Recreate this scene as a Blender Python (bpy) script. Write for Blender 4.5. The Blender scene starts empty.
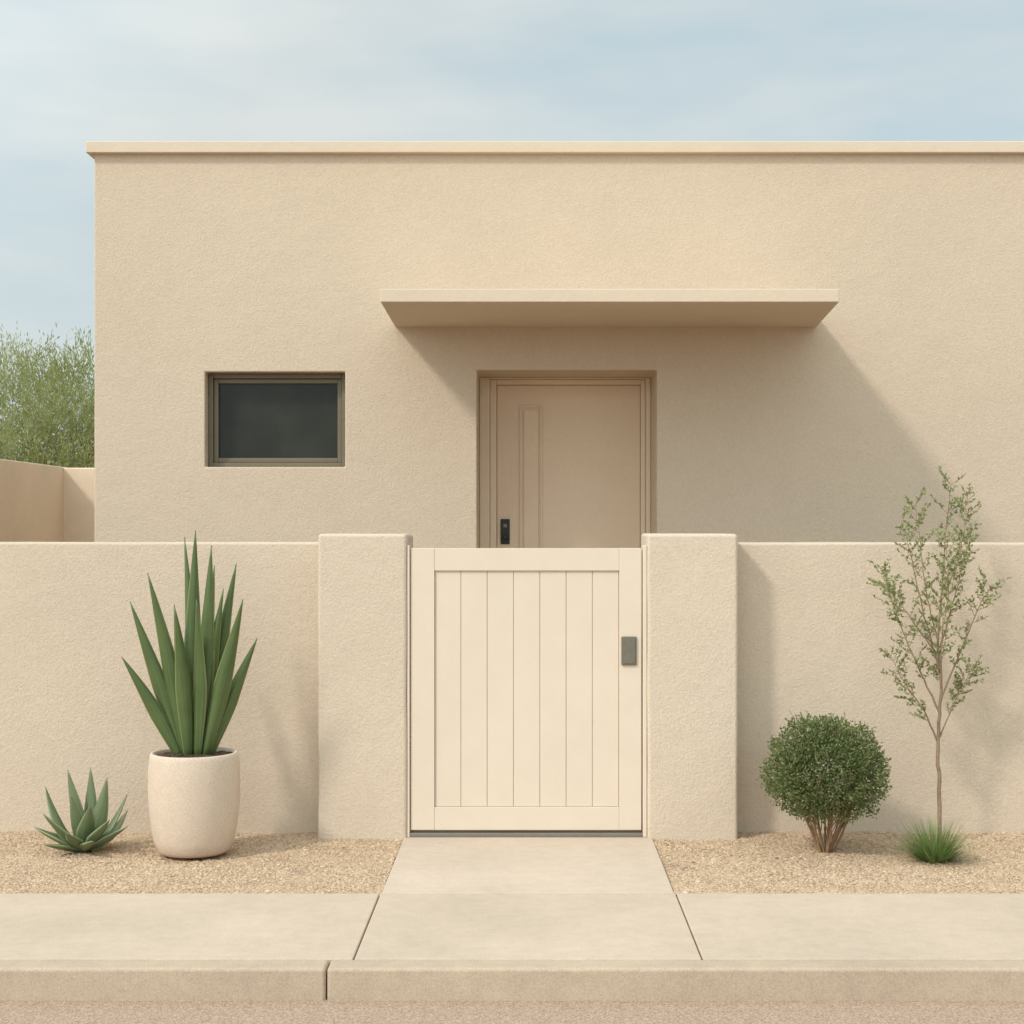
import bpy, bmesh, math, random
import numpy as np
from mathutils import Vector, Matrix
random.seed(7); rng=np.random.default_rng(7)
scn=bpy.context.scene
COL=scn.collection

# ------------------------------------------------------------------ helpers
def new_mat(name):
    m=bpy.data.materials.new(name); m.use_nodes=True
    nt=m.node_tree; nt.nodes.clear()
    out=nt.nodes.new('ShaderNodeOutputMaterial'); b=nt.nodes.new('ShaderNodeBsdfPrincipled')
    nt.links.new(b.outputs[0],out.inputs[0])
    return m,nt,b,out
def noise(nt,vec,scale,detail=3,rough=.55):
    n=nt.nodes.new('ShaderNodeTexNoise'); n.inputs['Scale'].default_value=scale
    n.inputs['Detail'].default_value=detail; n.inputs['Roughness'].default_value=rough
    nt.links.new(vec,n.inputs['Vector']); return n.outputs[0]
def maprange(nt,v,a,b,c,d):
    n=nt.nodes.new('ShaderNodeMapRange'); nt.links.new(v,n.inputs[0])
    for i,x in enumerate((a,b,c,d)): n.inputs[i+1].default_value=x
    return n.outputs[0]
def math_(nt,op,a,b):
    n=nt.nodes.new('ShaderNodeMath'); n.operation=op
    for i,x in enumerate((a,b)):
        if isinstance(x,(int,float)): n.inputs[i].default_value=x
        else: nt.links.new(x,n.inputs[i])
    return n.outputs[0]
def mixc(nt,f,a,b,blend='MIX'):
    n=nt.nodes.new('ShaderNodeMix'); n.data_type='RGBA'; n.blend_type=blend
    if isinstance(f,(int,float)): n.inputs[0].default_value=f
    else: nt.links.new(f,n.inputs[0])
    for i,x in ((6,a),(7,b)):
        if isinstance(x,tuple): n.inputs[i].default_value=(*x[:3],1)
        else: nt.links.new(x,n.inputs[i])
    return n.outputs[2]
def bump(nt,b,h,dist,strength=1.0,prev=None):
    n=nt.nodes.new('ShaderNodeBump'); n.inputs['Strength'].default_value=strength
    n.inputs['Distance'].default_value=dist; nt.links.new(h,n.inputs['Height'])
    if prev: nt.links.new(prev,n.inputs['Normal'])
    nt.links.new(n.outputs[0],b.inputs['Normal']); return n.outputs[0]

def mat_stucco(name,base,var=.07,grain=1.0):
    m,nt,b,_=new_mat(name)
    tc=nt.nodes.new('ShaderNodeTexCoord').outputs['Object']
    n1=noise(nt,tc,.9,3); n2=noise(nt,tc,6,3,.6); n3=noise(nt,tc,85,3,.8)
    s=math_(nt,'ADD',maprange(nt,n1,.3,.7,1-var,1+var),maprange(nt,n2,.3,.7,-var*.4,var*.4))
    s=math_(nt,'ADD',s,maprange(nt,n3,.3,.7,-.075*grain,.075*grain))
    v=nt.nodes.new('ShaderNodeVectorMath'); v.operation='SCALE'
    v.inputs[0].default_value=base; nt.links.new(s,v.inputs['Scale'])
    nt.links.new(v.outputs[0],b.inputs['Base Color']); b.inputs['Roughness'].default_value=.93
    b.inputs['Specular IOR Level'].default_value=.2
    h=math_(nt,'ADD',math_(nt,'MULTIPLY',n3,.0055*grain),math_(nt,'MULTIPLY',n2,.005))
    bump(nt,b,h,1.0,1)
    return m
def mat_plain(name,base,rough=.5,metal=0,var=.05,scale=30,bumpd=.0004,bscale=200,spec=.4):
    m,nt,b,_=new_mat(name)
    tc=nt.nodes.new('ShaderNodeTexCoord').outputs['Object']
    n1=noise(nt,tc,scale,3); n2=noise(nt,tc,2.3,2)
    s=math_(nt,'ADD',maprange(nt,n1,.3,.7,1-var,1+var),maprange(nt,n2,.3,.7,-var,var))
    v=nt.nodes.new('ShaderNodeVectorMath'); v.operation='SCALE'
    v.inputs[0].default_value=base; nt.links.new(s,v.inputs['Scale'])
    nt.links.new(v.outputs[0],b.inputs['Base Color'])
    b.inputs['Metallic'].default_value=metal; b.inputs['Specular IOR Level'].default_value=spec
    nt.links.new(maprange(nt,n1,.3,.7,rough-.06,rough+.06),b.inputs['Roughness'])
    bump(nt,b,noise(nt,tc,bscale,1),bumpd)
    return m
def mat_concrete(name,base,speck=.18,stain=.1,bumpd=.0015):
    m,nt,b,_=new_mat(name)
    tc=nt.nodes.new('ShaderNodeTexCoord').outputs['Object']
    n1=noise(nt,tc,1.3,5,.65); n2=noise(nt,tc,150,2,.75); n3=noise(nt,tc,14,3,.7)
    s=math_(nt,'ADD',maprange(nt,n1,.3,.7,1-stain,1+stain*.6),maprange(nt,n2,.3,.7,-speck*.5,speck*.5))
    s=math_(nt,'ADD',s,maprange(nt,n3,.3,.7,-stain*.5,stain*.5))
    v=nt.nodes.new('ShaderNodeVectorMath'); v.operation='SCALE'
    v.inputs[0].default_value=base; nt.links.new(s,v.inputs['Scale'])
    nt.links.new(v.outputs[0],b.inputs['Base Color']); b.inputs['Roughness'].default_value=.9
    b.inputs['Specular IOR Level'].default_value=.25
    h=math_(nt,'ADD',math_(nt,'MULTIPLY',n2,bumpd),math_(nt,'MULTIPLY',n3,.001))
    bump(nt,b,h,1.0)
    return m
def mat_gravel(name,stops,scale=95,bumpd=.006):
    m,nt,b,_=new_mat(name)
    tc=nt.nodes.new('ShaderNodeTexCoord').outputs['Object']
    vo=nt.nodes.new('ShaderNodeTexVoronoi'); vo.inputs['Scale'].default_value=scale
    nt.links.new(tc,vo.inputs['Vector'])
    sep=nt.nodes.new('ShaderNodeSeparateColor'); nt.links.new(vo.outputs['Color'],sep.inputs[0])
    cr=nt.nodes.new('ShaderNodeValToRGB'); nt.links.new(sep.outputs[0],cr.inputs[0])
    while len(cr.color_ramp.elements)<len(stops): cr.color_ramp.elements.new(.5)
    for i,(p,c) in enumerate(stops):
        cr.color_ramp.elements[i].position=p; cr.color_ramp.elements[i].color=(*c,1)
    c=mixc(nt,maprange(nt,vo.outputs['Distance'],.0,.9,0,.5),cr.outputs[0],stops[0][1])
    nt.links.new(c,b.inputs['Base Color']); b.inputs['Roughness'].default_value=.95
    b.inputs['Specular IOR Level'].default_value=.2
    bump(nt,b,math_(nt,'SUBTRACT',1.0,vo.outputs['Distance']),bumpd,.8)
    return m
def mat_leafy(name,c1,c2,c3,transl=.35,rough=.55,attr='tint'):
    m,nt,b,out=new_mat(name)
    a=nt.nodes.new('ShaderNodeAttribute'); a.attribute_name=attr
    cr=nt.nodes.new('ShaderNodeValToRGB'); nt.links.new(a.outputs['Fac'],cr.inputs[0])
    cr.color_ramp.elements.new(.5)
    for e,p,c in zip(cr.color_ramp.elements,(0,.5,1),(c1,c2,c3)): e.position=p; e.color=(*c,1)
    nt.links.new(cr.outputs[0],b.inputs['Base Color']); b.inputs['Roughness'].default_value=rough
    b.inputs['Specular IOR Level'].default_value=.3
    if transl>0:
        t=nt.nodes.new('ShaderNodeBsdfTranslucent'); nt.links.new(cr.outputs[0],t.inputs[0])
        mx=nt.nodes.new('ShaderNodeMixShader'); mx.inputs[0].default_value=transl
        nt.links.new(b.outputs[0],mx.inputs[1]); nt.links.new(t.outputs[0],mx.inputs[2])
        nt.links.new(mx.outputs[0],out.inputs[0])
    return m

def obj(name,me,mat=None,parent=None):
    o=bpy.data.objects.new(name,me); COL.objects.link(o)
    if mat: me.materials.append(mat)
    if parent: o.parent=parent
    return o
def empty(name,loc=(0,0,0)):
    e=bpy.data.objects.new(name,None); COL.objects.link(e); e.empty_display_size=.2; return e
def bev(o,w,seg=3):
    md=o.modifiers.new('bevel','BEVEL'); md.width=w; md.segments=seg; md.limit_method='ANGLE'
    md.angle_limit=math.radians(35); md.harden_normals=False
    for p in o.data.polygons: p.use_smooth=True
    o.modifiers.new('wn','WEIGHTED_NORMAL').keep_sharp=True
def box(name,x0,x1,y0,y1,z0,z1,mat,parent=None,b=.0,seg=3):
    me=bpy.data.meshes.new(name)
    v=[(x,y,z) for x in (x0,x1) for y in (y0,y1) for z in (z0,z1)]
    f=[(0,1,3,2),(4,6,7,5),(0,4,5,1),(2,3,7,6),(0,2,6,4),(1,5,7,3)]
    me.from_pydata(v,[],f); me.update()
    o=obj(name,me,mat,parent)
    if b>0: bev(o,b,seg)
    return o
def softbox(name,x0,x1,y0,y1,z0,z1,mat,parent=None,b=.015,cell=.12,amp=.0025,seed=0):
    """box with slightly uneven hand-trowelled surface"""
    bm=bmesh.new()
    def n(a,b_): return max(1,int(round((b_-a)/cell)))
    me=bpy.data.meshes.new(name)
    bmesh.ops.create_cube(bm,size=1)
    for v in bm.verts:
        v.co=Vector(((x0 if v.co.x<0 else x1),(y0 if v.co.y<0 else y1),(z0 if v.co.z<0 else z1)))
    bmesh.ops.bevel(bm,geom=bm.edges[:],offset=b,segments=4,profile=.5,affect='EDGES')
    for ax,(a,b_) in enumerate(((x0,x1),(y0,y1),(z0,z1))):
        k=n(a,b_)
        for i in range(1,k):
            co=[0,0,0]; co[ax]=a+(b_-a)*i/k; no=[0,0,0]; no[ax]=1
            bmesh.ops.bisect_plane(bm,geom=bm.verts[:]+bm.edges[:]+bm.faces[:],plane_co=co,plane_no=no)
    from mathutils import noise as mn
    for v in bm.verts:
        p=v.co*2.3+Vector((seed*7.1,0,0)); d=mn.noise_vector(p)+.5*mn.noise_vector(p*3)
        v.co+=d*amp
    bm.to_mesh(me); bm.free()
    for p in me.polygons: p.use_smooth=True
    o=obj(name,me,mat,parent); o.modifiers.new('wn','WEIGHTED_NORMAL')
    return o
def np_mesh(name,verts,faces,mat,tint=None,parent=None,smooth=False):
    me=bpy.data.meshes.new(name); F,k=faces.shape
    me.vertices.add(len(verts)); me.vertices.foreach_set('co',verts.astype(np.float32).ravel())
    me.loops.add(F*k); me.loops.foreach_set('vertex_index',faces.astype(np.int32).ravel())
    me.polygons.add(F); me.polygons.foreach_set('loop_start',np.arange(0,F*k,k,dtype=np.int32))
    me.polygons.foreach_set('loop_total',np.full(F,k,dtype=np.int32))
    me.update(calc_edges=True)
    if tint is not None:
        a=me.attributes.new('tint','FLOAT','FACE'); a.data.foreach_set('value',tint.astype(np.float32))
    if smooth: me.polygons.foreach_set('use_smooth',np.ones(F,dtype=bool))
    return obj(name,me,mat,parent)
def norm(a): return a/np.maximum(np.linalg.norm(a,axis=1,keepdims=True),1e-9)
def leaves(name,pos,dirs,L,W,mat,tint,parent=None,fold=.25):
    N=len(pos); d=norm(dirs); r=norm(rng.normal(size=(N,3))); s=norm(np.cross(d,r)); nrm=np.cross(s,d)
    L=np.broadcast_to(L,(N,))[:,None]; W=np.broadcast_to(W,(N,))[:,None]
    base=pos; tip=pos+d*L
    a=pos+d*L*.35+s*W*.5+nrm*W*fold; b=pos+d*L*.75+s*W*.33+nrm*W*fold*.7
    c=pos+d*L*.35-s*W*.5+nrm*W*fold; e=pos+d*L*.75-s*W*.33+nrm*W*fold*.7
    V=np.stack([base,a,b,tip,e,c],1).reshape(-1,3)
    i=np.arange(N)[:,None]*6
    F=np.concatenate([i+np.array([[0,1,2,3]]),i+np.array([[0,3,4,5]])],1).reshape(-1,4)
    return np_mesh(name,V,F,mat,np.repeat(tint,2),parent)
def tubes(name,paths,mat,parent=None,sides=6):
    V=[];F=[]
    for pts,rad in paths:
        o=len(V); n=len(pts)
        for i,p in enumerate(pts):
            t=(pts[min(i+1,n-1)]-pts[max(i-1,0)]).normalized()
            u=t.cross(Vector((.3,1,.1))).normalized(); w=t.cross(u)
            for k in range(sides):
                a=2*math.pi*k/sides; V.append(p+(u*math.cos(a)+w*math.sin(a))*rad[i])
        for i in range(n-1):
            for k in range(sides):
                F.append((o+i*sides+k,o+i*sides+(k+1)%sides,o+(i+1)*sides+(k+1)%sides,o+(i+1)*sides+k))
    me=bpy.data.meshes.new(name); me.from_pydata([tuple(v) for v in V],[],F); me.update()
    for p in me.polygons: p.use_smooth=True
    return obj(name,me,mat,parent)
def spline(pts,n=10):
    P=[pts[0]*2-pts[1]]+list(pts)+[pts[-1]*2-pts[-2]]; out=[]
    for i in range(1,len(P)-2):
        for k in range(n):
            t=k/n; a,b,c,d=P[i-1],P[i],P[i+1],P[i+2]
            out.append(.5*((2*b)+(c-a)*t+(2*a-5*b+4*c-d)*t*t+(-a+3*b-3*c+d)*t**3))
    out.append(pts[-1].copy()); return out

# ------------------------------------------------------------------ materials
M_house=mat_stucco('house_stucco',(.625,.51,.385),.025)
M_wall=mat_stucco('wall_stucco',(.615,.507,.39),.035)
M_pillar=mat_stucco('pillar_stucco',(.63,.522,.405),.03)
M_far=mat_stucco('neighbour_stucco',(.74,.60,.455),.05)
M_coping=mat_stucco('coping_render',(.655,.545,.42),.03,.4)
M_canopy=mat_stucco('canopy_render',(.645,.535,.41),.03,.4)
M_gate=mat_plain('gate_paint',(.675,.57,.455),.5,var=.015,scale=8,bumpd=.0003,bscale=60)
M_door=mat_plain('door_paint',(.79,.625,.455),.5,var=.02)
M_doorfr=mat_plain('door_frame_paint',(.80,.66,.50),.5,var=.02)
M_winfr=mat_plain('bronze_aluminium',(.185,.155,.105),.5,metal=.2,var=.05,spec=.3)
M_latch=mat_plain('latch_metal',(.20,.185,.145),.42,metal=.6,var=.06,scale=60)
M_black=mat_plain('black_metal',(.018,.017,.016),.35)
M_steel=mat_plain('threshold_metal',(.22,.20,.17),.5,metal=.4)
M_side=mat_concrete('sidewalk_concrete',(.535,.43,.33))
M_path=mat_concrete('path_concrete',(.56,.455,.355))
M_kerb=mat_concrete('kerb_concrete',(.48,.38,.28),.28,.12)
M_road=mat_gravel('road_asphalt_sandy',[(0,(.28,.195,.135)),(.5,(.44,.325,.235)),(1,(.57,.435,.325))],170,.002)
M_ground=mat_gravel('ground_dirt',[(0,(.22,.15,.10)),(.5,(.38,.28,.19)),(1,(.50,.38,.28))],60,.006)
M_grav=mat_gravel('gravel_bed_base',[(0,(.31,.205,.125)),(.5,(.46,.325,.21)),(1,(.56,.41,.275))],140,.004)
M_peb=mat_leafy('gravel_stones',(.35,.235,.145),(.52,.375,.245),(.67,.515,.365),0,.9)
M_pot=mat_concrete('pot_stone',(.62,.505,.395),.26,.06,.0015)
M_soil=mat_gravel('pot_soil',[(0,(.03,.02,.013)),(.5,(.09,.06,.035)),(1,(.2,.13,.08))],140,.008)
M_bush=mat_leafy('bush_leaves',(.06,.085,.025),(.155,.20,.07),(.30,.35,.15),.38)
M_tuft=mat_leafy('tuft_blades',(.10,.15,.04),(.20,.28,.08),(.35,.42,.17),.4)
M_sap=mat_leafy('sapling_leaves',(.17,.19,.075),(.28,.32,.13),(.42,.46,.22),.42)
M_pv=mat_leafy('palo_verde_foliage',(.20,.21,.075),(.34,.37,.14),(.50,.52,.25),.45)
M_bark=mat_plain('bark_brown',(.27,.165,.09),.85,var=.2,scale=60,bumpd=.002)
M_bark2=mat_plain('bark_grey_tan',(.29,.20,.13),.85,var=.2,scale=60,bumpd=.001)
m,nt,b,_=new_mat('window_glass'); tc=nt.nodes.new('ShaderNodeTexCoord').outputs['Object']
nt.links.new(mixc(nt,maprange(nt,noise(nt,tc,2.2,3),.35,.65,0,1),(.016,.018,.013),(.032,.034,.025)),b.inputs['Base Color'])
b.inputs['Roughness'].default_value=.15; b.inputs['Specular IOR Level'].default_value=.22; M_glass=m
def mat_blade(name,dark,mid,edge):
    m,nt,b,out=new_mat(name)
    uv=nt.nodes.new('ShaderNodeUVMap'); sep=nt.nodes.new('ShaderNodeSeparateXYZ'); nt.links.new(uv.outputs[0],sep.inputs[0])
    mp=nt.nodes.new('ShaderNodeMapping'); mp.inputs['Scale'].default_value=(22,1.6,1); nt.links.new(uv.outputs[0],mp.inputs[0])
    tc=nt.nodes.new('ShaderNodeTexCoord').outputs['Object']
    st=noise(nt,mp.outputs[0],1.0,3); big=noise(nt,tc,7,3)
    c=mixc(nt,maprange(nt,st,.3,.7,0,1),dark,mid)
    c=mixc(nt,maprange(nt,big,.35,.65,0,.5),c,mid)
    e=math_(nt,'ABSOLUTE',math_(nt,'SUBTRACT',sep.outputs[0],.5),0)
    c=mixc(nt,maprange(nt,e,.40,.49,0,.75),c,edge)
    nt.links.new(c,b.inputs['Base Color']); b.inputs['Roughness'].default_value=.42
    b.inputs['Specular IOR Level'].default_value=.45
    bump(nt,b,st,.001,.5)
    return m
M_yuc=mat_blade('sword_leaf',(.035,.065,.018),(.105,.15,.045),(.27,.30,.12))
M_aga=mat_blade('agave_leaf',(.085,.12,.055),(.16,.205,.10),(.30,.34,.18))

# ------------------------------------------------------------------ ground, road, pavement
me=bpy.data.meshes.new('ground'); X=1500
me.from_pydata([(-X,1500,-.02),(X,1500,-.02),(-X,5.8,-.02),(X,5.8,-.02),(-X,5.79,-.125),(X,5.79,-.125),(-X,-1500,-.125),(X,-1500,-.125)],[],
  [(0,2,3,1),(2,4,5,3),(4,6,7,5)]); me.update(); obj('ground',me,M_ground)
me=bpy.data.meshes.new('road'); me.from_pydata([(-80,-3,-.117),(80,-3,-.117),(80,5.75,-.117),(-80,5.75,-.117)],[],[(0,1,2,3)]); me.update(); obj('road',me,M_road)
k=empty('kerb'); xs=[-30,-18,-12.73,-9.73,-6.73,-3.73,-.73,2.27,5.27,8.27,14,30]
for i in range(len(xs)-1): box('kerb_stone_%d'%i,xs[i]+.0022,xs[i+1]-.0022,5.715,5.836,-.2,0.0,M_kerb,k,.014,4)
s=empty('sidewalk'); xs=[-30,-10,-6.6,-3.4,-.645,.645,3.4,6.6,10,30]
for i in range(len(xs)-1): box('slab_%d'%i,xs[i]+.0025,xs[i+1]-.0025,5.840,6.885,-.1,0.0,M_side,s,.006,3)
p=empty('garden_path')
box('path_slab_1',-.638,.638,6.890,8.17,-.1,.001,M_path,p,.006)
box('path_slab_2',-.60,.60,8.175,9.4,-.1,.001,M_path,p,.007)
box('path_slab_3',-.60,1.0,9.406,10.69,-.1,.001,M_path,p,.007)
def gravel(name,x0,x1,y0,y1,n):
    e=empty(name)
    nx,ny=int((x1-x0)/.06),int((y1-y0)/.06)
    gx,gy=np.meshgrid(np.linspace(x0,x1,nx),np.linspace(y0,y1,ny)); 
    def h(x,y): return -.012+.005*np.sin(x*3.1+y*2)+.004*np.sin(x*7.3-y*5.1)+.002*np.sin(x*13+y*17)
    V=np.stack([gx,gy,h(gx,gy)],-1).reshape(-1,3)
    idx=np.arange(nx*ny).reshape(ny,nx)
    F=np.stack([idx[:-1,:-1],idx[:-1,1:],idx[1:,1:],idx[1:,:-1]],-1).reshape(-1,4)
    np_mesh('gravel_base',V,F,M_grav,None,e,True)
    P=np.stack([rng.uniform(x0,x1,n),rng.uniform(y0,y1,n),np.zeros(n)],1)
    r=rng.gamma(4,.0008,n)+.0013
    # a few strays kicked on to the paving edge
    P[:,2]=h(P[:,0],P[:,1])+r*.15
    oc=np.array([[1,0,0],[-1,0,0],[0,1,0],[0,-1,0],[0,0,1]],float)
    fc=np.array([[0,2,4],[2,1,4],[1,3,4],[3,0,4]])
    Q=rng.normal(size=(n,5,3))*.2+oc[None]
    a=rng.uniform(0,6.28,n); c,s_=np.cos(a)[:,None],np.sin(a)[:,None]
    xx=Q[:,:,0]*c*1.25-Q[:,:,1]*s_; yy=Q[:,:,0]*s_*1.25+Q[:,:,1]*c
    Q=np.stack([xx,yy,Q[:,:,2]*.7],-1)*r[:,None,None]+P[:,None]
    F=(np.arange(n)[:,None,None]*5+fc[None]).reshape(-1,3)
    np_mesh('gravel_stones',Q.reshape(-1,3),F,M_peb,np.repeat(np.clip(rng.normal(.5,.22,n),0,1),4),e)
gravel('gravel_bed',-3.4,-.642,6.89,8.34,70000)
gravel('gravel_bed',.642,3.4,6.89,8.34,70000)

# ------------------------------------------------------------------ boundary wall, pillars, gate
softbox('boundary_wall',-6.0,-1.0,8.30,8.50,-.1,1.515,M_wall,None,.016,seed=1)
softbox('boundary_wall',1.0,6.5,8.30,8.50,-.1,1.513,M_wall,None,.016,seed=2)
softbox('gate_pillar',-1.077,-.622,8.10,8.56,-.1,1.559,M_pillar,None,.018,seed=3)
softbox('gate_pillar',.612,1.077,8.10,8.56,-.1,1.559,M_pillar,None,.018,seed=4)
g=empty('garden_gate'); gy=8.125
gx0,gx1,gz0,gz1=-.603,.583,.036,1.486
box('stile_left',gx0,gx0+.122,gy,gy+.05,gz0,gz1,M_gate,g,.003)
box('stile_right',gx1-.114,gx1,gy,gy+.05,gz0,gz1,M_gate,g,.003)
ix0,ix1=gx0+.1225,gx1-.1145
box('rail_top',ix0,ix1,gy+.001,gy+.049,gz1-.116,gz1-.0005,M_gate,g,.002)
box('rail_bottom',ix0,ix1,gy+.001,gy+.049,gz0,gz0+.118,M_gate,g,.002)
n=7; w=(ix1-ix0)/n
for i in range(n):
    box('plank_%d'%(i+1),ix0+i*w+.0014,ix0+(i+1)*w-.0014,gy+.012,gy+.036,gz0+.1185,gz1-.1165,M_gate,g,.0035,2)
box('backing',ix0,ix1,gy+.0175,gy+.044,gz0+.119,gz1-.117,M_gate,g)
box('jamb_right',.590,.6105,gy-.01,gy+.07,0.002,1.50,M_gate,g,.003)
box('jamb_left',-.6205,-.608,gy-.012,gy+.07,0.002,1.50,M_gate,g,.003)
box('threshold',-.6075,.5895,gy-.01,gy+.07,.002,.022,M_steel,g,.003)
box('latch_plate',.480,.558,gy-.012,gy-.001,.885,1.032,M_latch,g,.004)
box('latch_face',.488,.550,gy-.016,gy-.0122,.893,1.024,M_latch,g,.003)

# ------------------------------------------------------------------ house
H=empty('stucco_house')
xl,xr,yf,yb,zt=-2.938,6.2,10.7,17.5,4.13
w0,w1,wz0,wz1=-2.187,-1.239,2.0,2.643
d0,d1,dz1=-.345,.873,2.656
XS=[xl,w0,w1,d0,d1,xr]; ZS=[-.1,wz0,wz1,dz1,zt]
bm=bmesh.new(); vd={}
def V(x,y,z):
    kk=(round(x,4),round(y,4),round(z,4))
    if kk not in vd: vd[kk]=bm.verts.new(kk)
    return vd[kk]
def q(*a): bm.faces.new([V(*p_) for p_ in a])
for i in range(5):
    for j in range(4):
        if i==1 and j==1: continue
        if i==3 and j<=2: continue
        q((XS[i],yf,ZS[j]),(XS[i+1],yf,ZS[j]),(XS[i+1],yf,ZS[j+1]),(XS[i],yf,ZS[j+1]))
dw,dd=.22,.72
q((w0,yf,wz0),(w0,yf,wz1),(w0,yf+dw,wz1),(w0,yf+dw,wz0)); q((w1,yf,wz1),(w1,yf,wz0),(w1,yf+dw,wz0),(w1,yf+dw,wz1))
q((w0,yf,wz1),(w1,yf,wz1),(w1,yf+dw,wz1),(w0,yf+dw,wz1)); q((w1,yf,wz0),(w0,yf,wz0),(w0,yf+dw,wz0),(w1,yf+dw,wz0))
for j in range(3):
    q((d0,yf,ZS[j]),(d0,yf,ZS[j+1]),(d0,yf+dd,ZS[j+1]),(d0,yf+dd,ZS[j])); q((d1,yf,ZS[j+1]),(d1,yf,ZS[j]),(d1,yf+dd,ZS[j]),(d1,yf+dd,ZS[j+1]))
q((d0,yf,dz1),(d1,yf,dz1),(d1,yf+dd,dz1),(d0,yf+dd,dz1))
for j in range(4):
    q((xl,yf,ZS[j+1]),(xl,yb,ZS[j+1]),(xl,yb,ZS[j]),(xl,yf,ZS[j])); q((xr,yf,ZS[j]),(xr,yb,ZS[j]),(xr,yb,ZS[j+1]),(xr,yf,ZS[j+1]))
q((xl,yb,ZS[0]),(xl,yb,zt),(xr,yb,zt),(xr,yb,ZS[0]))
bm.faces.new([V(x,yf,zt) for x in XS]+[V(xr,yb,zt),V(xl,yb,zt)])
bmesh.ops.recalc_face_normals(bm,faces=bm.faces[:])
me=bpy.data.meshes.new('walls'); bm.to_mesh(me); bm.free(); o=obj('walls',me,M_house,H); bev(o,.010,3)
box('coping',xl-.045,xr+.05,yf-.05,yb+.05,4.118,4.195,M_coping,H,.006)
# canopy
me=bpy.data.meshes.new('canopy'); cz0,cz1=2.947,3.026
v=[(-.888,9.5),(1.872,9.5),(1.955,10.72),(-.90,10.72)]
me.from_pydata([(x,y,cz0) for x,y in v]+[(x,y,cz1) for x,y in v],[],[(3,2,1,0),(4,5,6,7),(0,1,5,4),(1,2,6,5),(2,3,7,6),(3,0,4,7)]); me.update()
o=obj('canopy',me,M_canopy,H); bev(o,.005)
# window
wy=yf+.10
def frame(nm,x0,x1,z0,z1,t,y0,y1,mt,bb=.003,bottom=True,tr=None,tt=None):
    tr=t if tr is None else tr; tt=t if tt is None else tt
    box(nm+'_left',x0,x0+t,y0,y1,z0,z1,mt,H,bb); box(nm+'_right',x1-tr,x1,y0,y1,z0,z1,mt,H,bb)
    box(nm+'_top',x0+t+.0003,x1-tr-.0003,y0+.001,y1-.001,z1-tt,z1-.0004,mt,H,bb)
    if bottom: box(nm+'_bottom',x0+t+.0003,x1-tr-.0003,y0+.001,y1-.001,z0+.0004,z0+t,mt,H,bb)
frame('window_frame',w0+.002,w1-.002,wz0+.002,wz1-.002,.032,wy,wy+.09,M_winfr)
frame('window_sash',w0+.036,w1-.036,wz0+.036,wz1-.036,.030,wy+.025,wy+.08,M_winfr)
box('window_glass',w0+.06,w1-.06,wy+.055,wy+.065,wz0+.06,wz1-.06,M_glass,H)
# door
frame('door_lining',d0+.001,d1-.001,0,dz1-.001,.071,yf+.52,yf+.70,M_doorfr,.006,False,.031,.006)
frame('door_frame',d0+.0735,d1-.0335,0,dz1-.0085,.047,yf+.60,yf+.69,M_doorfr,.005,False,.033,.036)
lx0,lx1,lz1=d0+.1235,d1-.0695,dz1-.0475
box('door_leaf',lx0,lx1,yf+.63,yf+.68,.01,lz1,M_door,H,.003)
yl=yf+.63
def rect(a,b_,c,d_,t,dep):
    for (x0,x1) in ((a,a+t),(b_-t,b_)): box('door_moulding',x0,x1,yl-dep,yl-.0002,c,d_,M_door,H,.003)
    for (z0,z1) in ((c+.0003,c+t),(d_-t,d_-.0003)): box('door_moulding',a+t+.0003,b_-t-.0003,yl-dep+.001,yl-.0002,z0,z1,M_door,H,.003)
rect(-.060,.104,.35,2.463,.016,.014)
box('door_inset',-.030,.074,yl-.010,yl-.0002,.385,2.43,M_door,H,.004)
box('door_lock_plate',-.196,-.131,yl-.018,yl-.0005,1.47,1.65,M_black,H,.006)
box('door_lock_knob',-.178,-.148,yl-.05,yl-.0185,1.50,1.532,M_black,H,.008)
box('door_lock_button',-.176,-.150,yl-.022,yl-.0185,1.59,1.615,M_steel,H,.004)
box('door_step',d0+.003,d1-.003,yf-.02,yf+.70,-.05,.008,M_path,H,.004)

# neighbouring yard walls seen beyond the house
softbox('yard_wall',-5.15,-4.98,8.9,17.1,-.1,2.235,M_far,None,.015,cell=.3)
softbox('yard_wall',-4.99,-1.5,16.93,17.1,-.1,2.225,M_far,None,.015,cell=.3)

# ------------------------------------------------------------------ potted sword plant
pc=Vector((-1.637,7.75,0)); PP=empty('potted_agave')
prof=[(0,.0),(.13,.0),(.160,.004),(.180,.022),(.196,.07),(.210,.15),(.219,.24),(.2225,.33),(.221,.41),(.216,.465),(.213,.484),(.208,.492),(.200,.493),(.194,.487),(.191,.47),(.190,.44)]
bm=bmesh.new(); NS=64; rings=[]
for r,z in prof[1:]:
    rings.append([bm.verts.new((pc.x+r*math.cos(2*math.pi*k/NS),pc.y+r*math.sin(2*math.pi*k/NS),z)) for k in range(NS)])
for a,b_ in zip(rings,rings[1:]):
    for k in range(NS): bm.faces.new((a[k],a[(k+1)%NS],b_[(k+1)%NS],b_[k]))
bm.faces.new(rings[0][::-1]); me=bpy.data.meshes.new('pot'); bm.to_mesh(me); bm.free()
for p_ in me.polygons: p_.use_smooth=True
obj('pot',me,M_pot,PP)
bm=bmesh.new(); c=bm.verts.new((pc.x,pc.y,.484))
rr=[]
for r in (.06,.12,.193):
    rr.append([bm.verts.new((pc.x+r*math.cos(k*2*math.pi/32),pc.y+r*math.sin(k*2*math.pi/32),.484-.010*r/.19+random.uniform(-.006,.006))) for k in range(32)])
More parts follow.
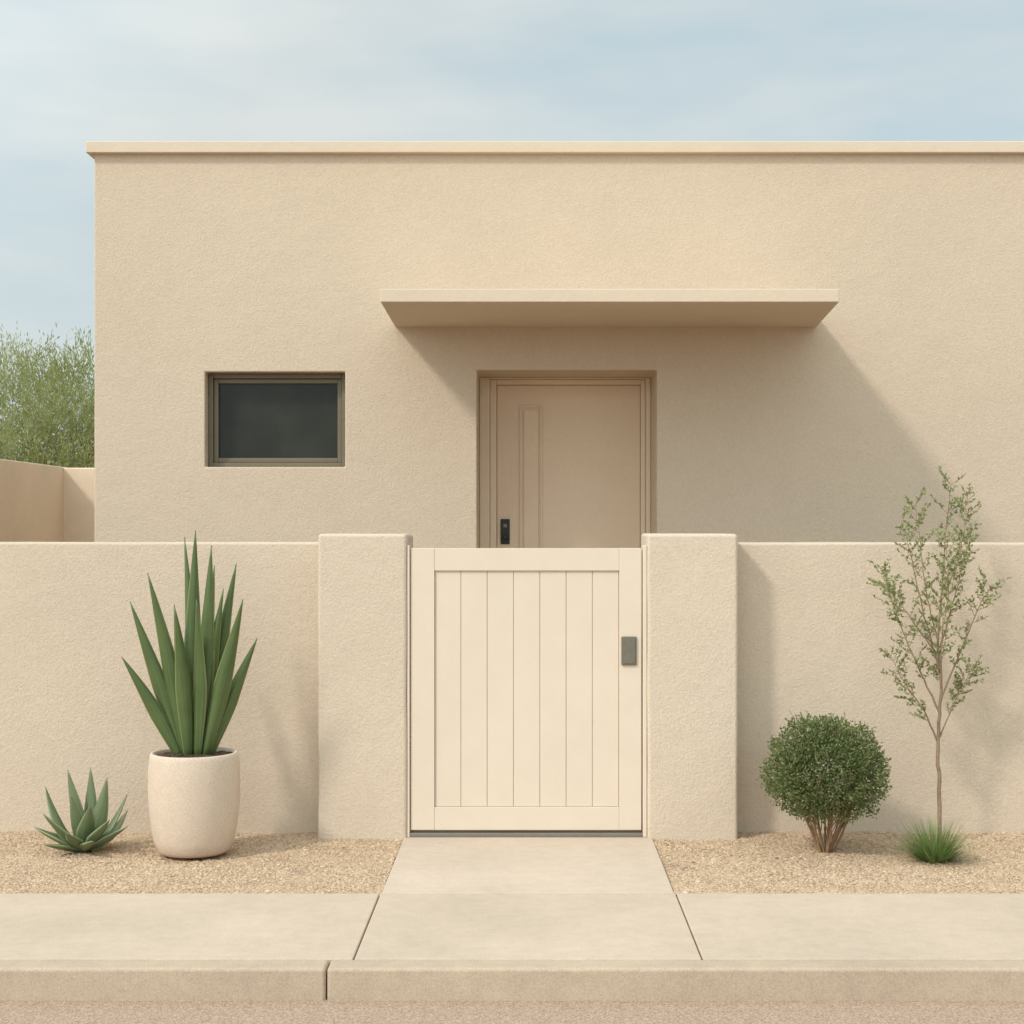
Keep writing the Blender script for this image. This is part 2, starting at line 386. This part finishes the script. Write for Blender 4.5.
for k in range(32):
    bm.faces.new((c,rr[0][k],rr[0][(k+1)%32]))
    for a,b_ in zip(rr,rr[1:]): bm.faces.new((a[k],b_[k],b_[(k+1)%32],a[(k+1)%32]))
me=bpy.data.meshes.new('soil'); bm.to_mesh(me); bm.free(); obj('soil',me,M_soil,PP)

def blades(name,specs,mat,parent,fold=.35,thick=.004,prof=None):
    V=[];F=[];UV=[]; NL=16; NC=6
    for base,tip,w,bend,tw in specs:
        o=len(V); mid=(base+tip)*.5+bend
        ref=Vector((math.cos(tw),math.sin(tw),0))
        for i in range(NL+1):
            t=i/NL; p_=base*(1-t)**2+mid*2*t*(1-t)+tip*t*t
            tg=((mid-base)*(1-t)+(tip-mid)*t).normalized()
            s=(ref-tg*ref.dot(tg)).normalized(); nn=s.cross(tg)
            wt=w*prof(t)
            for k in range(NC+1):
                u=k/NC*2-1
                V.append(p_+s*(u*wt*.5)+nn*(-(abs(u)**1.5)*wt*.5*fold)); 
        for i in range(NL):
            for k in range(NC):
                a=o+i*(NC+1)+k; F.append((a,a+1,a+NC+2,a+NC+1)); UV+= [(k/NC,i/NL),((k+1)/NC,i/NL),((k+1)/NC,(i+1)/NL),(k/NC,(i+1)/NL)]
    me=bpy.data.meshes.new(name); me.from_pydata([tuple(v) for v in V],[],F); uv=me.uv_layers.new(name='UVMap')
    for i,l in enumerate(UV): uv.data[i].uv=l
    me.update()
    for p_ in me.polygons: p_.use_smooth=True
    o=obj(name,me,mat,parent); md=o.modifiers.new('thick','SOLIDIFY'); md.thickness=thick; md.offset=0
    return o
def sword(t): return (.46+.54*math.sin(min(1,t/.5)*math.pi/2))*(1-max(0,(t-.40)/.60)**1.3)+.004
S=1/203.7
spec=[]
for tx,tz,dy,wd,bx in [(-1,226,.05,.092,-1),(-14,219,.10,.078,-4),(19,211,-.04,.096,5),(40,193,.06,.084,8),(-42,184,-.09,.094,-9),(-63,155,-.02,.082,-11),
                 (-69,101,-.07,.070,-14),(52,158,-.09,.086,11),(62,118,.03,.074,14),(7,158,-.11,.090,2),
                 (-13,150,-.14,.082,-4),(12,190,.20,.07,3),(-30,150,.22,.07,-8),(30,168,-.02,.07,7)]:
    base=Vector((pc.x+bx*S*1.0,pc.y+dy*.22,.462)); tip=Vector((pc.x+tx*S,pc.y+dy,.47+tz*S))
    spec.append((base,tip,wd,Vector((-tx*S*.02+random.uniform(-.014,.014),-dy*.12,.02)),random.uniform(-.6,.6)))
blades('sword_leaves',spec,M_yuc,PP,.6,.005,sword)

# small agave
A=empty('agave_plant'); ac=Vector((-2.19,7.78,0)); S=1/203.
def agp(t): return (.5+.5*math.sin(min(1,t/.45)*math.pi/2))*(1-max(0,(t-.38)/.62)**1.35)+.004
spec=[]
for tx,tz,dy,wd in [(-47,25,-.03,.082),(-41,62,.05,.084),(-17,80,.03,.088),(3,81,.08,.09),(25,74,-.02,.09),(42,55,.03,.084),(47,27,-.06,.08),(-31,42,-.14,.088),(-8,60,-.08,.092),
                    (14,50,-.13,.092),(33,36,-.13,.084),(-5,26,-.20,.08),(20,18,-.20,.075),(-28,14,-.18,.07),(-38,30,.16,.08),(35,34,.18,.08),(0,50,.2,.08),(-20,10,.2,.07)]:
    tip=Vector((ac.x+tx*S,ac.y+dy,tz*S)); base=Vector((ac.x+tx*S*.14,ac.y+dy*.14,.0))
    ang=math.atan2(dy,tx*S)+math.pi/2
    if abs(tx)*S<.14 and abs(dy)<.1: ang=random.uniform(-.5,.5)
    spec.append((base,tip,wd,Vector((tx*S*.10,dy*.10,-.004)),ang if math.cos(ang)>0 else ang+math.pi))
blades('agave_leaves',spec,M_aga,A,.6,.006,agp)

# ------------------------------------------------------------------ round bush
B=empty('round_bush'); bc=np.array([1.468,7.78,.387]); R=.287
from mathutils import noise as mn
def lump(d,s=3.2,a=.10,seed=0.): 
    return np.array([1+a*mn.noise(Vector(v)*s+Vector((seed,0,0)))+a*.6*mn.noise(Vector(v)*s*2.9) for v in d])
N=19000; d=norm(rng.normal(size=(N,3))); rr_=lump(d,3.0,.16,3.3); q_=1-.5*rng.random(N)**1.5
pos=bc+d*(R*rr_*q_)[:,None]*np.array([1,1,.91])
rad=np.hypot(pos[:,0]-bc[0],pos[:,1]-bc[1])
keep=(pos[:,2]>.150+.06*rng.random(N)-.05*np.clip(rad-.10,0,.3))
cl=np.array([mn.noise(Vector(v)*15) for v in pos]); keep&=(cl>-.42)|(q_<.8)
pos,d,q_,cl=pos[keep],d[keep],q_[keep],cl[keep]
pos+=rng.normal(size=pos.shape)*.007
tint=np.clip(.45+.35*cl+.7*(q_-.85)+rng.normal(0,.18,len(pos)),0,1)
dirs=d+rng.normal(size=d.shape)*.75+np.array([0,0,.35])
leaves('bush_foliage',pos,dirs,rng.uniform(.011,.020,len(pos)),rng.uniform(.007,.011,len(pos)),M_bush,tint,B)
paths=[];lp=[];ld=[]
for i in range(460):
    dd_=norm(rng.normal(size=(1,3)))[0]
    if dd_[2]<-.5: continue
    l_=lump([dd_],3.0,.16,3.3)[0]; p0=Vector(bc+dd_*R*l_*.9*np.array([1,1,.91])); e=p0+(Vector(dd_)*.8+Vector((0,0,.25))+Vector(rng.normal(size=3))*.35).normalized()*random.uniform(.03,.062)
    paths.append(([p0,(p0+e)*.5,e],[.0014,.0011,.0007]))
    for t in np.linspace(.35,1,5): lp.append(tuple(p0.lerp(e,float(t)))); ld.append(tuple(Vector(dd_)+Vector(rng.normal(size=3))*.8))
lp=np.array(lp); ld=np.array(ld); leaves('bush_sprigs',lp,ld,rng.uniform(.010,.017,len(lp)),rng.uniform(.006,.010,len(lp)),M_bush,np.clip(rng.normal(.65,.2,len(lp)),0,1),B)
for i in range(18):
    a=i/18*6.283+random.uniform(-.2,.2); rb=random.uniform(.004,.03); rt=random.uniform(.10,.19)
    b0=Vector((bc[0]+rb*math.cos(a),bc[1]+rb*math.sin(a),-.03)); b2=Vector((bc[0]+rt*math.cos(a),bc[1]+rt*math.sin(a),random.uniform(.24,.38)))
    b1=(b0+b2)*.5+Vector((.004*math.cos(a),.004*math.sin(a),random.uniform(-.01,.01))); pts=spline([b0,b1,b2],6)
    r0=random.uniform(.0042,.0075); paths.append((pts,[r0*(1-.6*k/(len(pts)-1)) for k in range(len(pts))]))
    for _ in range(5):
        t=random.randint(4,len(pts)-2); e=pts[t]+Vector((random.uniform(-.06,.06)+.04*math.cos(a),random.uniform(-.06,.06)+.04*math.sin(a),random.uniform(.08,.16)))
        paths.append(([pts[t],(pts[t]+e)*.5+Vector((0,0,-.008)),e],[.0032,.0025,.0015]))
tubes('bush_stems',paths,M_bark,B)

# ------------------------------------------------------------------ grass tuft
T=empty('grass_tuft'); tcn=Vector((1.945,7.57,-.012)); V_=[];F_=[];tt=[]
for i in range(760):
    a=random.uniform(0,6.283); lean=math.acos(1-random.random()*.80); rb=random.uniform(0,.06)
    L=random.uniform(.17,.265)
    base=tcn+Vector((rb*math.cos(a),rb*math.sin(a),0)); hd=Vector((math.cos(a),math.sin(a),0)); sd=Vector((-math.sin(a),math.cos(a),0))
    w=random.uniform(.004,.0065); o=len(V_); p_=base.copy()
    for k_ in range(5):
        t=k_/4; ang=lean*(.9+.2*t); 
        V_+= [tuple(p_+sd*w*(1-t)*.5),tuple(p_-sd*w*(1-t)*.5)]
        p_=p_+(hd*math.sin(ang)+Vector((0,0,math.cos(ang))))*L/4
    for k_ in range(4): F_.append((o+2*k_,o+2*k_+1,o+2*k_+3,o+2*k_+2))
    tt+= [min(1,max(0,random.gauss(.5,.22)))]*4
np_mesh('grass_blades',np.array(V_),np.array(F_),M_tuft,np.array(tt),T)

# ------------------------------------------------------------------ sapling
SP=empty('young_tree'); S=1/197.5; bx,by=2.086,8.0
def P(px,py,dy=0): return Vector((bx+(px-940)*S,by+dy,1.6-(py-526)*S))
limbs=[([P(940,846),P(939,790),P(938,740),P(941,690),P(938,640),P(942,590),P(946,530),P(951,485)],.0115),
 ([P(938,742),P(922,710,-.03),P(902,682,-.06),P(887,655,-.08)],.005),
 ([P(939,712),P(918,664,.03),P(899,615,.05),P(886,570,.06)],.0055),
 ([P(940,672),P(922,615,-.04),P(908,560,-.08),P(899,520,-.09)],.005),
 ([P(938,640),P(928,590,.05),P(924,540,.08),P(920,505,.1)],.004),
 ([P(940,738),P(955,705,.04),P(966,688,.06),P(976,670,.08)],.004),
 ([P(941,700),P(958,650,-.05),P(972,610,-.09),P(984,586,-.1)],.005),
 ([P(939,650),P(956,598,.03),P(966,562,.06),P(975,538,.07)],.0045),
 ([P(942,600),P(955,560,-.06),P(960,525,-.09),P(961,496,-.1)],.0035),
 ([P(938,655),P(915,630,-.1),P(893,602,-.15),P(877,584,-.17)],.004),
 ([P(942,690),P(935,640,-.12),P(938,590,-.2),P(934,545,-.23)],.004)]
paths=[];lp=[];ld=[]
for li,(pts,r0) in enumerate(limbs):
    sp=spline(pts,6); n=len(sp)
    sp=[p_+Vector((random.gauss(0,.0018),random.gauss(0,.0018),0)) if 0<i<n-1 else p_ for i,p_ in enumerate(sp)]
    paths.append((sp,[max(.0012,r0*(1-.85*i/(n-1))) for i in range(n)]))
    start=int(n*(.45 if li==0 else .25))
    for i in range(start,n):
        for _ in range(3):
            if random.random()<.25: continue
            tg=(sp[min(i+1,n-1)]-sp[i-1]).normalized()
            o_=Vector((random.gauss(0,1),random.gauss(0,.8),random.gauss(.1,.6))); o_=(o_-tg*o_.dot(tg)).normalized()
            L=random.uniform(.035,.115)
            dr=(tg*.65+o_*.9+Vector((0,0,.2))).normalized(); e=sp[i]+dr*L
            if e.y>8.26: continue
            paths.append(([sp[i],sp[i]+dr*L*.5+Vector((0,0,-.003)),e],[.0014,.0010,.0006]))
            for t in np.linspace(.3,1,max(4,int(L/.013))):
                for __ in range(1+(random.random()<.6)):
                    lp.append(sp[i].lerp(e,float(t))); ld.append(dr*.6+Vector((random.gauss(0,.8),random.gauss(0,.8),random.gauss(.1,.6))))
tubes('trunk_and_branches',paths,M_bark2,SP,6)
lp=np.array([tuple(v) for v in lp]); ld=np.array([tuple(v) for v in ld]); n=len(lp)
leaves('leaves',lp,ld,rng.uniform(.013,.023,n),rng.uniform(.009,.014,n),M_sap,np.clip(rng.normal(.5,.25,n),0,1),SP)

# ------------------------------------------------------------------ palo verde tree beyond
PV=empty('palo_verde_tree'); paths=[];lp=[];ld=[];lt=[]
t0=Vector((-6.6,20.5,-.02))
for i in range(9):
    a=i/9*6.283+.3; r=random.uniform(.9,2.3); h=random.uniform(2.7,3.4)
    e=t0+Vector((r*math.cos(a),r*math.sin(a)*.8,h)); m1=t0+Vector((.15*r*math.cos(a),.15*r*math.sin(a),1.0)); m2=(m1+e)*.5+Vector((0,0,.15))
    sp=spline([t0,m1,m2,e],7); n=len(sp); paths.append((sp,[max(.012,.085*(1-.9*k_/(n-1))) for k_ in range(n)]))
tubes('trunk_and_limbs',paths,M_bark2,PV)
lob=[(-7.6,20.2,2.5,1.25),(-6.5,19.8,2.6,1.2),(-5.5,20.2,2.75,1.10),(-5.0,20.8,2.6,1.2),(-6.9,21,2.8,1.1),(-8.5,20.6,2.3,1.2),(-6.0,21.2,2.75,1.1),(-4.4,20.4,2.5,1.1),(-7.0,19.4,1.9,1.1),(-5.8,19.3,1.9,1.1),(-9.3,20.5,2.1,1.0)]
NT=1000
for (cx,cy,cz,r) in lob:
    d=norm(rng.normal(size=(NT,3))); k_=lump(d,2.5,.35,cx)
    rad=r*k_*(.35+.65*rng.random(len(d))**.45); c0=np.array([cx,cy,cz])+d*rad[:,None]
    up=norm(d*np.array([1,1,.6])+np.array([0,0,.9])+rng.normal(size=d.shape)*.25)
    clp=np.array([mn.noise(Vector(v)*2.2) for v in c0])
    for t in range(9):
        pos=c0+up*(.035*t)+rng.normal(size=c0.shape)*.014
        lp=lp if isinstance(lp,list) else []
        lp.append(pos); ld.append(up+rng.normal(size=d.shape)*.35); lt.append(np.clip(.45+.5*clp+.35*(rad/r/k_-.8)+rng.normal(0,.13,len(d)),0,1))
lp=np.concatenate(lp); ld=np.concatenate(ld); lt=np.concatenate(lt)
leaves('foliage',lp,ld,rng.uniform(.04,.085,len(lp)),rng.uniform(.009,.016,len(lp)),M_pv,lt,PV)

# ------------------------------------------------------------------ light
sd=Vector((1.15,1.0,-1.35)).normalized()
el=math.asin(-sd.z); az=math.atan2(-sd.x,-sd.y)
L=bpy.data.lights.new('sun','SUN'); L.energy=2.0; L.angle=math.radians(6.5); L.color=(1,.945,.875)
lo=bpy.data.objects.new('sun',L); COL.objects.link(lo); lo.rotation_euler=sd.to_track_quat('-Z','Y').to_euler(); lo.location=(-6,-5,9)
w=bpy.data.worlds.new('World'); scn.world=w; w.use_nodes=True; nt=w.node_tree; nt.nodes.clear()
out=nt.nodes.new('ShaderNodeOutputWorld'); bg=nt.nodes.new('ShaderNodeBackground'); bg.inputs[1].default_value=.12
sk=nt.nodes.new('ShaderNodeTexSky'); sk.sky_type='NISHITA'; sk.sun_disc=False; sk.sun_elevation=el; sk.sun_rotation=az%(2*math.pi)
sk.air_density=1.0; sk.dust_density=1.5; sk.ozone_density=1.0
tc=nt.nodes.new('ShaderNodeTexCoord').outputs['Generated']
mp=nt.nodes.new('ShaderNodeMapping'); mp.inputs['Scale'].default_value=(1.5,1.5,5.5); mp.inputs['Location'].default_value=(1.55,.2,.4); mp.inputs['Rotation'].default_value=(0,-.08,0)
nt.links.new(tc,mp.inputs[0])
n1=noise(nt,mp.outputs[0],2.3,4,.5)
fac=maprange(nt,n1,.34,.66,.10,1.0)
dt=nt.nodes.new('ShaderNodeVectorMath'); dt.operation='DOT_PRODUCT'; nt.links.new(tc,dt.inputs[0]); dt.inputs[1].default_value=tuple(-sd)
br=maprange(nt,dt.outputs['Value'],-.2,1,1.0,2.55)
def scl(col,k):
    v=nt.nodes.new('ShaderNodeVectorMath'); v.operation='SCALE'; v.inputs[0].default_value=col; nt.links.new(k,v.inputs['Scale']); return v.outputs[0]
haze=mixc(nt,.78,sk.outputs[0],scl((4.7,5.85,6.15),br))     # thin high haze over the clear sky
c=mixc(nt,fac,haze,scl((6.0,6.35,6.3),br))
nt.links.new(c,bg.inputs[0]); nt.links.new(bg.outputs[0],out.inputs[0])

# ------------------------------------------------------------------ camera
cam=bpy.data.cameras.new('camera'); co=bpy.data.objects.new('camera',cam); COL.objects.link(co); scn.camera=co
co.location=(0,0,1.6); co.rotation_euler=(math.pi/2,0,0)
cam.sensor_width=36; cam.lens=1580/1024*36; cam.shift_x=-16/1024; cam.shift_y=14/1024; cam.clip_end=4000; cam.clip_start=.05
scn.view_settings.view_transform='Standard'; scn.view_settings.look='None'; scn.view_settings.exposure=0; scn.view_settings.gamma=1
